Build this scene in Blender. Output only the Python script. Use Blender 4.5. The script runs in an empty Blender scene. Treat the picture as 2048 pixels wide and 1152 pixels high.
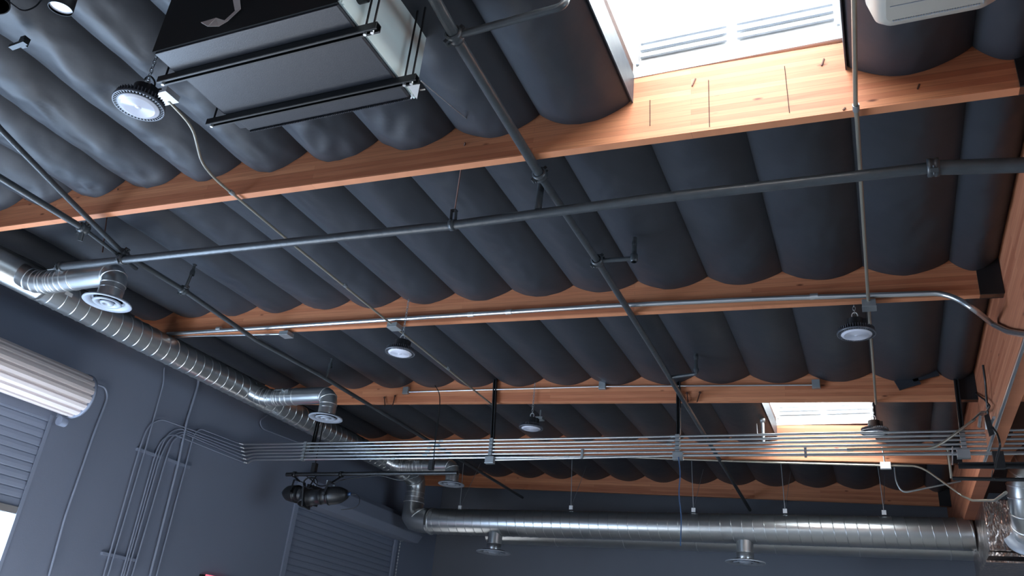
import bpy, math, random
from mathutils import Vector, Matrix, noise
random.seed(7)
S = bpy.context.scene
COL = S.collection
PI = math.pi

# ---------------------------------------------------------------- camera
CW = [[0.9177393293, -0.0891522059, -0.3870483272],
      [0.3857878851, 0.4318368858, 0.8152819217],
      [0.0944575625, -0.8975348396, 0.4307075349]]      # rows: world X, Y, Z in camera axes (right, down, forward)
F = 1633.0
EYE = Vector((0, 0, 1.6))
cd = bpy.data.cameras.new('camera'); cam = bpy.data.objects.new('camera', cd); COL.objects.link(cam)
cd.sensor_width = 36; cd.lens = F / 2048 * 36; cd.clip_start = .05; cd.clip_end = 200
cam.matrix_world = Matrix(((CW[0][0], -CW[0][1], -CW[0][2], 0), (CW[1][0], -CW[1][1], -CW[1][2], 0),
                           (CW[2][0], -CW[2][1], -CW[2][2], 1.6), (0, 0, 0, 1)))
S.camera = cam
# ---------------------------------------------------------------- world and light
w = bpy.data.worlds.new('world'); S.world = w; w.use_nodes = True
wn = w.node_tree.nodes; bg = wn['Background']
sky = wn.new('ShaderNodeTexSky'); sky.sky_type = 'NISHITA'; sky.sun_disc = False; sky.sun_elevation = math.radians(50); sky.sun_rotation = math.radians(200)
w.node_tree.links.new(sky.outputs[0], bg.inputs[0]); bg.inputs[1].default_value = .35
S.view_settings.view_transform = 'Standard'; S.view_settings.look = 'None'; S.view_settings.gamma = 1
S.view_settings.use_curve_mapping = False; S.view_settings.exposure = 0.14
S.cycles.max_bounces = 7; S.cycles.diffuse_bounces = 4; S.cycles.glossy_bounces = 4; S.cycles.use_denoising = True
S.cycles.sample_clamp_indirect = 6; S.cycles.caustics_reflective = False; S.cycles.caustics_refractive = False
def area(name, loc, direction, sx, sy, power, colr):
    l = bpy.data.lights.new(name, 'AREA'); l.shape = 'RECTANGLE'; l.size = sx; l.size_y = sy; l.energy = power; l.color = colr
    o = bpy.data.objects.new(name, l); COL.objects.link(o); o.location = loc
    o.rotation_euler = Vector(direction).to_track_quat('-Z', 'Y').to_euler(); return o
DOME_STRENGTH = 12.0
# daylight standing in the open left roll-up doorway, then sun and added fills
area('daylight_left_door', (-8.3, 3.4, 1.34), (1, 0, 0.12), 4.8, 2.66, 620, (.52, .72, 1.0))
sl = bpy.data.lights.new('sun', 'SUN'); sl.energy = 44; sl.angle = .02; sl.color = (.92, .95, 1.0)
so = bpy.data.objects.new('sun', sl); COL.objects.link(so); so.rotation_euler = Vector((1, .12, -.72)).to_track_quat('-Z', 'Y').to_euler()
area('added_fill_rear', (-3.2, -6.85, 1.6), (0, 1, 0.05), 4.6, 3.0, 60, (.56, .75, 1.0))  # weak added fill at an unseen opening behind the camera
area('added_fill_right', (7.3, 2.4, 1.6), (-1, 0, 0.05), 5.0, 3.0, 330, (.66, .82, 1.0))  # added unseen source, brightens the left wall and the air handler end

# ---------------------------------------------------------------- helpers
def roofz(x, z): return z - .031 * x            # the roof falls gently towards the right
def ray(px, py):
    c = (px - 1024, py - 576, F)
    return Vector([sum(CW[i][k] * c[k] for k in range(3)) for i in range(3)])
def at(px, py, X=None, Y=None, Z=None, R=None): # where a sight line meets a real plane of the room
    d = ray(px, py)
    if X is not None: t = X / d.x
    elif Y is not None: t = Y / d.y
    elif Z is not None: t = (Z - 1.6) / d.z
    else: t = (R - 1.6) / (d.z + .031 * d.x)
    return EYE + d * t
def srgb(r, g, b): return tuple(((c / 255) / 12.92 if c / 255 <= .04045 else ((c / 255 + .055) / 1.055) ** 2.4) for c in (r, g, b)) + (1,)
WLOC = {}
class MB:
    def __init__(s): s.v = []; s.f = []; s.sm = []
    def add(s, vs, fs, smooth=False):
        n = len(s.v); s.v += [Vector(v) for v in vs]; s.f += [tuple(i + n for i in f) for f in fs]; s.sm += [smooth] * len(fs); return s
    def hexa(s, p): return s.add(p, [(0, 3, 2, 1), (4, 5, 6, 7), (0, 1, 5, 4), (1, 2, 6, 5), (2, 3, 7, 6), (3, 0, 4, 7)])
    def box(s, a, b, shear=0):
        x0, y0, z0 = a; x1, y1, z1 = b
        P = [(x0, y0, z0), (x1, y0, z0), (x1, y1, z0), (x0, y1, z0), (x0, y0, z1), (x1, y0, z1), (x1, y1, z1), (x0, y1, z1)]
        return s.hexa([(x, y, z - shear * x) for x, y, z in P])
    def obox(s, c, ax, ay, az):     # centre and three half-axis vectors
        c, ax, ay, az = map(Vector, (c, ax, ay, az))
        return s.hexa([c - ax - ay - az, c + ax - ay - az, c + ax + ay - az, c - ax + ay - az, c - ax - ay + az, c + ax - ay + az, c + ax + ay + az, c - ax + ay + az])
    def bar(s, a, b, w, h, up=(0, 0, 1)):
        a = Vector(a); b = Vector(b); d = (b - a); L = d.length; d.normalize(); u = Vector(up)
        sd = d.cross(u)
        if sd.length < 1e-3: sd = d.cross(Vector((1, 0, 0)))
        sd.normalize(); u2 = sd.cross(d)
        return s.obox((a + b) / 2, d * L / 2, sd * w / 2, u2 * h / 2)
    def channel(s, a, b, w, h, up=(0, 0, 1), t=.004):   # strut channel, open side towards -up
        a = Vector(a); b = Vector(b); d = (b - a).normalized(); u = Vector(up); sd = d.cross(u)
        if sd.length < 1e-3: sd = d.cross(Vector((1, 0, 0)))
        sd.normalize(); u2 = sd.cross(d)
        s.bar(a + u2 * h / 2, b + u2 * h / 2, w, t, up); 
        for q in (-1, 1):
            s.bar(a + sd * q * w / 2, b + sd * q * w / 2, t, h, up); s.bar(a + sd * q * w * .36 - u2 * h / 2, b + sd * q * w * .36 - u2 * h / 2, w * .28, t, up)
        return s
    def sweep(s, pts, rad, n=12, caps=True, smooth=True):
        pts = [Vector(p) for p in pts]; m = len(pts)
        rad = rad if isinstance(rad, (list, tuple)) else [rad] * m
        T = []
        for i in range(m):
            t = pts[min(i + 1, m - 1)] - pts[max(i - 1, 0)]
            T.append(t.normalized() if t.length > 1e-9 else (T[-1] if T else Vector((0, 0, 1))))
        nrm = T[0].orthogonal().normalized(); vs = []
        for i in range(m):
            nrm = (nrm - T[i] * nrm.dot(T[i])).normalized(); bi = T[i].cross(nrm)
            for k in range(n):
                a = 2 * PI * k / n; vs.append(pts[i] + (nrm * math.cos(a) + bi * math.sin(a)) * rad[i])
        fs = [(i * n + k, i * n + (k + 1) % n, (i + 1) * n + (k + 1) % n, (i + 1) * n + k) for i in range(m - 1) for k in range(n)]
        s.add(vs, fs, smooth)
        if caps:
            s.add(vs[:n], [tuple(range(n))[::-1]]); s.add(vs[-n:], [tuple(range(n))])
        return s
    def tube(s, pts, r, bend=.1, n=12, seg=6, caps=True):
        return s.sweep(fillet(pts, bend, seg), r, n, caps)
    def cyl(s, a, b, r, n=16, r2=None): return s.sweep([a, b], [r, r if r2 is None else r2], n)
    def lathe(s, prof, o=(0, 0, 0), axis=(0, 0, 1), n=40, smooth=True):
        o = Vector(o); ax = Vector(axis).normalized(); u = ax.orthogonal().normalized(); v = ax.cross(u)
        vs = [o + ax * z + (u * math.cos(2 * PI * k / n) + v * math.sin(2 * PI * k / n)) * r for r, z in prof for k in range(n)]
        fs = [(i * n + k, i * n + (k + 1) % n, (i + 1) * n + (k + 1) % n, (i + 1) * n + k) for i in range(len(prof) - 1) for k in range(n)]
        return s.add(vs, fs, smooth)
    def build(s, name, mat, parent=None, bevel=0, split=False):
        if split:                                   # loose pieces become parts of their own
            up = list(range(len(s.v)))
            def fd(i):
                while up[i] != i: up[i] = up[up[i]]; i = up[i]
                return i
            key = {}
            for i, v in enumerate(s.v):
                k = (round(v.x, 5), round(v.y, 5), round(v.z, 5))
                if k in key: up[fd(i)] = fd(key[k])
                else: key[k] = i
            for f in s.f:
                for i in f[1:]: up[fd(i)] = fd(f[0])
            comp = {}
            for fi, f in enumerate(s.f): comp.setdefault(fd(f[0]), []).append(fi)
            out = None
            for fl in comp.values():
                b = MB(); mp = {}
                for fi in fl:
                    b.f.append(tuple(mp.setdefault(i, len(mp)) for i in s.f[fi])); b.sm.append(s.sm[fi])
                b.v = [s.v[i] for i in sorted(mp, key=mp.get)]
                out = b.build(name, mat, parent, bevel)
            return out
        if parent is not None: o0 = WLOC[parent.name]
        else:
            o0 = Vector([(min(v[i] for v in s.v) + max(v[i] for v in s.v)) / 2 for i in range(3)]); o0.z = min(v.z for v in s.v)
        me = bpy.data.meshes.new(name); me.from_pydata([v - o0 for v in s.v], [], s.f)
        me.polygons.foreach_set('use_smooth', s.sm); me.materials.append(mat); me.update()
        o = bpy.data.objects.new(name, me); COL.objects.link(o)
        if parent is not None: o.parent = parent; WLOC[o.name] = o0.copy()
        else: o.location = o0; WLOC[o.name] = o0.copy()
        if bevel:
            b = o.modifiers.new('bevel', 'BEVEL'); b.width = bevel; b.segments = 2; b.limit_method = 'ANGLE'
        return o
def fillet(pts, bend=.1, seg=6):
    pts = [Vector(p) for p in pts]; out = [pts[0]]
    for i in range(1, len(pts) - 1):
        a, b, c = pts[i - 1], pts[i], pts[i + 1]; u = (a - b); v = (c - b)
        d = min(bend, u.length * .49, v.length * .49); u.normalize(); v.normalize()
        p, q = b + u * d, b + v * d
        for k in range(seg + 1):
            t = k / seg; out.append(p * (1 - t) ** 2 + b * 2 * t * (1 - t) + q * t * t)
    out.append(pts[-1]); return out
def tag(o, label, cat, group=None):
    o['label'] = label; o['category'] = cat
    if group: o['group'] = group
    return o
def thing(name, label, cat, loc, group=None):
    o = bpy.data.objects.new(name, None); COL.objects.link(o); o.location = loc; o.empty_display_size = .1
    WLOC[o.name] = Vector(loc); return tag(o, label, cat, group)
def struct(o): o['kind'] = 'structure'; return o
def sroot(name, loc):
    o = bpy.data.objects.new(name, None); COL.objects.link(o); o.location = loc; WLOC[o.name] = Vector(loc); return struct(o)
def dup(root, loc, label, group=None):
    def cp(o, par):
        c = o.copy(); COL.objects.link(c); c.parent = par
        for ch in list(o.children): cp(ch, c)
        return c
    r = cp(root, None); r.location = loc; r['label'] = label
    if group: r['group'] = group
    return r

# ---------------------------------------------------------------- materials
def mat(name, colr, rough=.5, metal=0.0, bump=0.0, bscale=40, var=0.0, vscale=3, stretch=(1, 1, 1), spec=.5, bdist=.01):
    m = bpy.data.materials.new(name); m.use_nodes = True; nt = m.node_tree; N = nt.nodes; L = nt.links
    b = N['Principled BSDF']; b.inputs['Base Color'].default_value = colr; b.inputs['Roughness'].default_value = rough
    b.inputs['Metallic'].default_value = metal; b.inputs['Specular IOR Level'].default_value = spec
    tc = N.new('ShaderNodeTexCoord'); mp = N.new('ShaderNodeMapping'); mp.inputs['Scale'].default_value = stretch
    L.new(tc.outputs['Object'], mp.inputs[0])
    nz = N.new('ShaderNodeTexNoise'); nz.inputs['Scale'].default_value = vscale; nz.inputs['Detail'].default_value = 5; L.new(mp.outputs[0], nz.inputs[0])
    mx = N.new('ShaderNodeMix'); mx.data_type = 'RGBA'
    mx.inputs[6].default_value = tuple(c * (1 - var) for c in colr[:3]) + (1,); mx.inputs[7].default_value = tuple(min(1, c * (1 + var)) for c in colr[:3]) + (1,)
    L.new(nz.outputs[0], mx.inputs[0]); L.new(mx.outputs[2], b.inputs['Base Color'])
    if bump:
        n2 = N.new('ShaderNodeTexNoise'); n2.inputs['Scale'].default_value = bscale; n2.inputs['Detail'].default_value = 3; L.new(mp.outputs[0], n2.inputs[0])
        bp = N.new('ShaderNodeBump'); bp.inputs['Strength'].default_value = bump; bp.inputs['Distance'].default_value = bdist
        L.new(n2.outputs[0], bp.inputs['Height']); L.new(bp.outputs[0], b.inputs['Normal'])
    return m
def wood(name, along, base=(198, 132, 94), lam=.038):
    m = mat(name, srgb(*base), .62); nt = m.node_tree; N = nt.nodes; L = nt.links; b = N['Principled BSDF']
    tc = N.new('ShaderNodeTexCoord'); sp = N.new('ShaderNodeSeparateXYZ'); L.new(tc.outputs['Object'], sp.inputs[0])
    cb = N.new('ShaderNodeCombineXYZ'); L.new(sp.outputs[0 if along == 'X' else 1], cb.inputs[0])
    # boards follow the fall of the roof
    if along == 'X':
        ma = N.new('ShaderNodeMath'); ma.operation = 'MULTIPLY_ADD'; L.new(sp.outputs[0], ma.inputs[0]); ma.inputs[1].default_value = .031; L.new(sp.outputs[2], ma.inputs[2]); L.new(ma.outputs[0], cb.inputs[1])
    else: L.new(sp.outputs[2], cb.inputs[1])
    br = N.new('ShaderNodeTexBrick'); br.inputs['Scale'].default_value = 1; br.inputs['Brick Width'].default_value = 2.7; br.inputs['Row Height'].default_value = lam
    br.inputs['Mortar Size'].default_value = .0007; br.inputs['Mortar Smooth'].default_value = .5; br.offset = .37
    br.inputs['Color1'].default_value = srgb(*[c * 1.06 for c in base]); br.inputs['Color2'].default_value = srgb(base[0] * .90, base[1] * .80, base[2] * .76); br.inputs['Mortar'].default_value = srgb(*[c * .62 for c in base])
    L.new(cb.outputs[0], br.inputs[0])
    mp = N.new('ShaderNodeMapping'); mp.inputs['Scale'].default_value = (1.2, 34, 1); L.new(cb.outputs[0], mp.inputs[0])
    nz = N.new('ShaderNodeTexNoise'); nz.inputs['Scale'].default_value = 2.2; nz.inputs['Detail'].default_value = 6; nz.inputs['Distortion'].default_value = .8; L.new(mp.outputs[0], nz.inputs[0])
    cr = N.new('ShaderNodeValToRGB'); cr.color_ramp.elements[0].position = .3; cr.color_ramp.elements[0].color = (.80, .77, .75, 1); cr.color_ramp.elements[1].position = .75; cr.color_ramp.elements[1].color = (1.06, 1.05, 1.04, 1)
    L.new(nz.outputs[0], cr.inputs[0])
    m1 = N.new('ShaderNodeMix'); m1.data_type = 'RGBA'; m1.blend_type = 'MULTIPLY'; m1.inputs[0].default_value = 1; L.new(br.outputs[0], m1.inputs[6]); L.new(cr.outputs[0], m1.inputs[7])
    mp2 = N.new('ShaderNodeMapping'); mp2.inputs['Scale'].default_value = (3.2, 11, 1); L.new(cb.outputs[0], mp2.inputs[0])
    vo = N.new('ShaderNodeTexVoronoi'); vo.inputs['Scale'].default_value = 1.0; L.new(mp2.outputs[0], vo.inputs[0])
    kr = N.new('ShaderNodeValToRGB'); kr.color_ramp.elements[0].position = .05; kr.color_ramp.elements[0].color = (.26, .17, .13, 1); kr.color_ramp.elements[1].position = .12; kr.color_ramp.elements[1].color = (1, 1, 1, 1)
    L.new(vo.outputs['Distance'], kr.inputs[0])
    m2 = N.new('ShaderNodeMix'); m2.data_type = 'RGBA'; m2.blend_type = 'MULTIPLY'; m2.inputs[0].default_value = 1; L.new(m1.outputs[2], m2.inputs[6]); L.new(kr.outputs[0], m2.inputs[7])
    L.new(m2.outputs[2], b.inputs['Base Color'])
    return m
M = {}
M['woodx'] = wood('glulam_wood', 'X'); M['woody'] = wood('girder_wood', 'Y', (182, 118, 86))
M['deck'] = mat('roof_deck_wood', srgb(74, 48, 38), .8, var=.3, vscale=4)
M['fabric'] = mat('black_faced_insulation', srgb(43, 46, 52), .50, bump=.18, bscale=5, var=.10, vscale=2, spec=.45, bdist=.03)
M['black'] = mat('black_metal', srgb(24, 25, 27), .42, .0, bump=.05, var=.2)
M['blackpipe'] = mat('black_painted_pipe', srgb(60, 64, 67), .34, 0, bump=.25, bscale=25, var=.3, vscale=9)
M['unit'] = mat('black_powder_coat', srgb(45, 47, 53), .36, .1, bump=.06, bscale=160)
M['unitend'] = mat('pale_green_steel', srgb(218, 232, 228), .4, .1, var=.04)
M['galv'] = mat('galvanised_steel', srgb(190, 193, 194), .30, .92, bump=.05, bscale=10, var=.10, vscale=6, bdist=.01)
M['galv2'] = mat('dull_zinc_seam', srgb(214, 216, 216), .35, .85)
M['emt'] = mat('bright_steel_conduit', srgb(200, 203, 205), .28, .9)
M['box'] = mat('steel_electrical_box', srgb(165, 170, 172), .42, .75, var=.1)
M['wall'] = mat('painted_wall_blue_grey', srgb(124, 132, 150), .7, bump=.08, bscale=60, var=.05, vscale=1.3)
M['wallb'] = mat('painted_back_wall', srgb(108, 112, 122), .7, bump=.05, bscale=60, var=.05)
M['paintpipe'] = mat('pipe_painted_wall_grey', srgb(138, 147, 166), .5)
M['floor'] = mat('concrete_floor', srgb(165, 163, 160), .6, bump=.1, var=.2, vscale=1.5)
M['white'] = mat('white_enamel', srgb(226, 226, 226), .4)
M['cream'] = mat('off_white_slats', srgb(226, 216, 214), .5)
M['lens'] = mat('white_polycarbonate_lens', srgb(206, 206, 216), .2, spec=.6)
M['rim'] = mat('grey_aluminium_rim', srgb(88, 90, 96), .4, .2)
M['diff'] = mat('grey_diffuser_enamel', srgb(150, 156, 166), .4, .1)
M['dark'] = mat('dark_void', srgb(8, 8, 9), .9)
M['curb'] = mat('white_skylight_curb', srgb(240, 240, 236), .6)
M['plastic'] = mat('aged_white_plastic', srgb(178, 170, 158), .42, var=.03)
M['foil'] = mat('crinkled_foil', srgb(205, 190, 182), .22, .95, bump=1.0, bscale=11, stretch=(1, 1, .35), bdist=.05)
M['blue'] = mat('blue_cable', srgb(40, 72, 110), .5)
M['red'] = mat('red_plastic', srgb(200, 20, 40), .4)
M['tape'] = mat('torn_white_tape', srgb(206, 200, 196), .6)
M['tan'] = mat('tan_conduit', srgb(172, 166, 152), .34, .7)
M['rod'] = mat('rusty_hanger_rod', srgb(88, 58, 48), .6, .3)
def emis(name, colr, st):
    m = bpy.data.materials.new(name); m.use_nodes = True; nt = m.node_tree; b = nt.nodes['Principled BSDF']
    b.inputs['Base Color'].default_value = (.8, .8, .8, 1); b.inputs['Emission Color'].default_value = colr; b.inputs['Emission Strength'].default_value = st
    return m
M['dome'] = emis('daylit_skylight_acrylic', (.86, .94, 1.0, 1), DOME_STRENGTH)

# ---------------------------------------------------------------- room shell
XL, XG0, XG1, XR = -8.0, 1.0, 1.13, 7.0
YB = 14.6; YF = -6.6
def beamY(k): return 1.494 + 2.44 * k
ZB = 4.523                                     # beam underside at X = 0
SKX0, SKX1 = -1.16, .06
struct(MB().box((XL - .2, YF - .2, -.12), (XR + .2, YB + .2, 0)).build('floor', M['floor']))
# left wall with the roll-up door openings
D1 = (1.0, 5.80, 2.70); DH1 = 3.62             # door 1 along Y, open below 2.66
D2 = (10.10, 13.08, 3.70)
wl = MB()
for y0, y1, z0, z1 in [(YF, D1[0], 0, 5.4), (D1[0], D1[1], DH1, 5.4), (D1[1], D2[0], 0, 5.4), (D2[0], D2[1], D2[2], 5.4), (D2[1], YB, 0, 5.4)]:
    wl.box((XL - .2, y0, z0), (XL, y1, z1))
struct(wl.build('wall_left', M['wall']))
struct(MB().box((XL - .2, YB, 0), (XR + .2, YB + .2, 5.4)).build('wall_back', M['wallb']))
struct(MB().box((XR, YF, 0), (XR + .2, -.2, 5.4)).box((XR, 5.0, 0), (XR + .2, YB, 5.4)).box((XR, -.2, 3.2), (XR + .2, 5.0, 5.4)).build('wall_right', M['wallb']))
wf = MB()
for x0, x1, z0, z1 in [(XL, -5.6, 0, 5.4), (-5.6, -.8, 3.2, 5.4), (-.8, XR, 0, 5.4)]: wf.box((x0, YF - .2, z0), (x1, YF, z1))
struct(wf.build('wall_front', M['wall']))
struct(MB().box((XL, YF, 5.0), (XL + .045, YB, 5.24)).build('trim_1', M['woody']))

# ceiling: one deck per bay with its black faced batts as parts
def batt(x0, x1, y0, y1, sag, wr, seed, side=0):
    nx, ny = (26, 60) if wr > .015 else (16, 26); vs = []; fs = []
    for j in range(ny + 1):
        v = j / ny; y = y0 + (y1 - y0) * v
        for i in range(nx + 1):
            u = i / nx; x = x0 + (x1 - x0) * u
            k = math.sin(PI * u) ** .85
            z = roofz(x, 4.825) - sag * k * (1 - .12 * math.exp(-(1 - v) * 18))
            q = Vector((x * 2.6 + y * 1.1 + seed * 7.1, y * 1.7 - x * .8, seed))
            z += wr * (noise.noise(q) + .6 * abs(noise.noise(q * 2.7))) * k
            vs.append((x + wr * .4 * noise.noise(q * 1.7) * k, y, z))
    n = nx + 1
    fs = [(j * n + i, j * n + n + i, j * n + n + i + 1, j * n + i + 1) for j in range(ny) for i in range(nx)]
    b = MB().add(vs, fs, True)
    top = [(x0 + .002, y0, roofz(x0, 4.99)), (x1 - .002, y0, roofz(x1, 4.99)), (x1 - .002, y1, roofz(x1, 4.99)), (x0 + .002, y1, roofz(x0, 4.99))]
    c = [vs[0], vs[nx], vs[ny * n + nx], vs[ny * n]]
    b.add(c + top, [(4, 5, 6, 7), (1, 2, 6, 5), (3, 0, 4, 7)])
    for j, t0, t1, y in ((0, top[0], top[1], y0), (ny, top[3], top[2], y1)):       # stapled ends
        row = [vs[j * n + i] for i in range(n)]
        up = [(p[0], y, roofz(p[0], 4.99)) for p in row]
        b.add(row + up, [(i, i + 1, n + i + 1, n + i) for i in range(nx)])
    return b
for k in range(-3, 6):
    y0 = beamY(k); y1 = beamY(k + 1) - .065 if k < 5 else YB
    dk = MB(); sk = k in (0, 3)
    if sk: dk.box((XL, y0, 5.0), (SKX0, y1, 5.1), .031).box((SKX1, y0, 5.0), (XG0, y1, 5.1), .031)
    else: dk.box((XL, y0, 5.0), (XG0, y1, 5.1), .031)
    dko = struct(dk.build('ceiling', M['deck']))
    j0 = -14
    for j in range(j0, 2):
        x0 = max(XL + .046, SKX1 + .61 * j); x1 = min(XG0 - .002, SKX1 + .61 * (j + 1))
        if sk and j in (-1, -2): continue
        sag, wr = (.15, .042) if k <= 0 else (.115, .012)
        if k == 1: wr = .02
        if k <= 0 and j > -5: wr = .018
        if k < -1 and j % 2: pass
        batt(x0, x1, y0 + .002, y1 - .002, sag, wr, k * 31 + j).build('insulation_batt', M['fabric'], dko)
struct(MB().box((XL, YF, 5.0), (XG0, beamY(-3), 5.1), .031).build('ceiling', M['deck']))
# bay beyond the girder: bare boarded deck with joists
SK3 = (2.4, 3.6, 8.9, 11.1)
rd = MB().box((XG1, YF, 4.96), (SK3[0], YB, 5.06), .031).box((SK3[1], YF, 4.96), (XR, YB, 5.06), .031).box((SK3[0], YF, 4.96), (SK3[1], SK3[2], 5.06), .031).box((SK3[0], SK3[3], 4.96), (SK3[1], YB, 5.06), .031)
rdo = struct(rd.build('ceiling', M['deck']))
for i in range(10):
    x = 1.5 + .61 * i
    if SK3[0] - .05 < x < SK3[1] + .05: continue
    MB().box((x, YF, 4.82), (x + .04, YB, 4.96), .031).build('joist', M['deck'], rdo, split=True)

# beams and girder
BL = {-1: 'orange brown roof beam behind the skylight bay', 0: 'orange brown roof beam over the viewer',
      1: 'large orange beam nearest the viewer, sunlit under the big skylight', 2: 'second orange beam, with the fat conduit running along its face',
      3: 'third orange beam, carrying the thin conduit with three boxes', 4: 'fourth orange beam, sunlit below the small skylight behind the conduit rack',
      5: 'farthest dark red brown beam, against the back wall', -2: 'orange brown roof beam far behind the viewer'}
for k in range(-2, 6):
    y1 = beamY(k); y0 = y1 - .062
    t = tag(MB().box((XL, y0, ZB), (XG0, y1, 5.0), .031).build('roof_beam', M['woodx']), BL[k], 'beam', 'glulam beams carrying the insulated ceiling')
    if k >= 1:
        MB().box((XG0 - .16, y0 - .012, ZB - .03 + .03), (XG0 - .004, y1 + .012, ZB + .30), .031).build('beam_hanger', M['black'], t)
    if k == 1:
        for (u, v) in (((1300, 200), (1300, 252)), ((1417, 160), (1419, 254)), ((1569, 132), (1579, 226))):
            MB().bar(at(*u, Y=y0 - .001), at(*v, Y=y0 - .001), .004, .002, (0, 1, 0)).build('pencil_line', M['dark'], t)
        for (u, v) in (((1391, 157), (1384, 172)), ((1648, 117), (1643, 131)), ((1691, 215), (1686, 220)), ((1839, 168), (1835, 178)), ((1518, 40), (1519, 41))):
            MB().bar(at(*u, Y=y0 - .004), at(*v, Y=y0 - .004), .007, .006, (0, 1, 0)).build('nail', M['rod'], t)
    if k in (1, 2, 3, 4):
        tag(MB().box((XG1, y0, ZB), (XR, y1, 4.96), .031).build('roof_beam', M['woodx']), 'brown beam beyond the girder, ' + {1: 'nearest the viewer', 2: 'second from the viewer', 3: 'third from the viewer', 4: 'fourth from the viewer'}[k], 'beam', 'beams beyond the girder')
gd = thing('girder', 'deep brown timber girder running away along the right edge', 'beam', (1.06, 4, 4.0))
MB().box((XG0, YF, 3.99), (XG1, YB, 4.97)).build('timber', M['woody'], gd)
MB().tube([(XG0 + .01, 2, 3.975), (XG0 + .01, 9.2, 3.975)], .014).build('edge_conduit', M['emt'], gd)['label'] = 'thin steel conduit clipped along the lower edge'

# skylights
def skylight(n, x0, x1, y0, y1, zb):
    r = sroot('window_%d' % n, ((x0 + x1) / 2, (y0 + y1) / 2, zb))
    t = .035; zt = zb + .52
    c = MB()
    c.box((x0 - t, y0, zb - .02), (x0, y1, zt)).box((x1, y0, zb - .02), (x1 + t, y1, zt)).box((x0 - t, y1 - .001, zb + .0), (x1 + t, y1 + t, zt)).box((x0 - t, y0 - t, zb), (x1 + t, y0 + .001, zt))
    c.build('curb', M['curb'], r)
    li = MB()
    for a in (x0, x1 - .008): li.box((a, y0, roofz(a, 4.80)), (a + .008, y1, zb + .02))
    li.build('side_liner', M['fabric'], r)
    l = MB()
    for (a, b) in ((x0 + .05, (x0 + x1) / 2 - .03), ((x0 + x1) / 2 + .03, x1 - .04)):
        for i in range(3):
            z = zb + .13 + i * .055
            l.box((a, y1 - .03, z), (b, y1 - .012, z + .028))
    l.box((x0 + .02, y1 - .02, zb + .09), (x0 + .04, y1 - .005, zb + .31)).box((x1 - .03, y1 - .02, zb + .09), (x1 - .012, y1 - .005, zb + .31))
    l.build('vent_louver', M['diff'], r)
    d = MB(); n1, n2 = 8, 12; vs = []
    for j in range(n2 + 1):
        for i in range(n1 + 1):
            u = i / n1; v = j / n2
            vs.append((x0 + (x1 - x0) * u, y0 + (y1 - y0) * v, zt + .22 * (math.sin(PI * u) * math.sin(PI * v)) ** .5))
    d.add(vs, [(j * (n1 + 1) + i, j * (n1 + 1) + i + 1, (j + 1) * (n1 + 1) + i + 1, (j + 1) * (n1 + 1) + i) for j in range(n2) for i in range(n1)], True)
    d.build('acrylic_dome', M['dome'], r)
    return r
s1 = skylight(1, SKX0, SKX1, beamY(0) + .0, beamY(1) - .066, 5.03)
s2 = skylight(2, SKX0, SKX1, beamY(3) + .0, beamY(4) - .066, 5.03)
s3 = skylight(3, SK3[0], SK3[1], SK3[2], SK3[3], 4.98)

# ---------------------------------------------------------------- left wall doors
def roll_door(n, y0, y1, zbot, ztop, mcol, coil=None):
    r = sroot('door_%d' % n, (XL, (y0 + y1) / 2, 0))
    c = MB(); N_ = int((ztop - zbot) / .09) + 1; vs = []; rows = []
    xb = XL - .03
    for i in range(N_):
        z = zbot + i * .09
        rows += [(xb, z), (xb + .009, z + .010), (xb + .012, z + .045), (xb + .009, z + .080), (xb, z + .088)]
    for (x, z) in rows: vs += [(x, y0, z), (x, y1, z)]
    c.add(vs, [(2 * i, 2 * i + 1, 2 * i + 3, 2 * i + 2) for i in range(len(rows) - 1)], False)
    c.build('slat_curtain', mcol, r)
    MB().box((xb - .02, y0, zbot - .07), (xb + .035, y1, zbot)).build('bottom_bar', M['galv2'] if n == 1 else M['paintpipe'], r)
    for y in (y0, y1):
        g_ = MB().box((XL + .001, y - .02, 0), (XL + (.03 if n == 2 else .01), y + (.07 if n == 2 else .02), ztop - .05))
        g_.build('guide_rail', M['paintpipe'], r)
    return r
d1 = roll_door(1, D1[0], D1[1], D1[2], DH1 + .1, M['paintpipe'])
# the rolled-up coil of door 1 with ribbed slats
cy, cz, cr_ = -7.74, 3.89, .235
co = MB(); nseg = 15
prof = []
for i in range(nseg):
    a0 = 2 * PI * i / nseg; a1 = 2 * PI * (i + .66) / nseg; a2 = 2 * PI * (i + .72) / nseg; a3 = 2 * PI * (i + .95) / nseg
    for a, rr in ((a0, cr_), ((a0 + a1) / 2, cr_ + .004), (a1, cr_), (a2, cr_ - .024), (a3, cr_ - .024)): prof.append((cy + rr * math.cos(a), cz + rr * math.sin(a)))
ya, yb = 1.0, 5.82; m_ = len(prof)
co.add([(x, ya, z) for x, z in prof] + [(x, yb, z) for x, z in prof], [(i, (i + 1) % m_, m_ + (i + 1) % m_, m_ + i) for i in range(m_)] + [tuple(range(m_))[::-1], tuple(range(m_, 2 * m_))])
coo = co.build('rolled_slat_coil', M['cream'], d1); coo['label'] = 'off white ribbed coil'
ep = MB().lathe([(0, 0), (.238, 0), (.246, .01), (.246, .03), (0, .03)], (cy, yb, cz), (0, 1, 0)); ep.box((XL, yb + .03, cz - .22), (cy - .02, yb + .04, cz + .20)); ep.cyl((-7.83, yb - .05, 3.60), (-7.83, yb + .03, 3.60), .05)
ep.build('end_bracket', M['paintpipe'], d1)
d2 = roll_door(2, D2[0], D2[1], .3, D2[2] + .05, M['wall'])
hd = MB(); 
pr = [(XL, 4.10), (XL + .30, 4.06), (XL + .36, 3.98), (XL + .36, 3.78), (XL + .28, 3.66), (XL, 3.66)]
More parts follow.
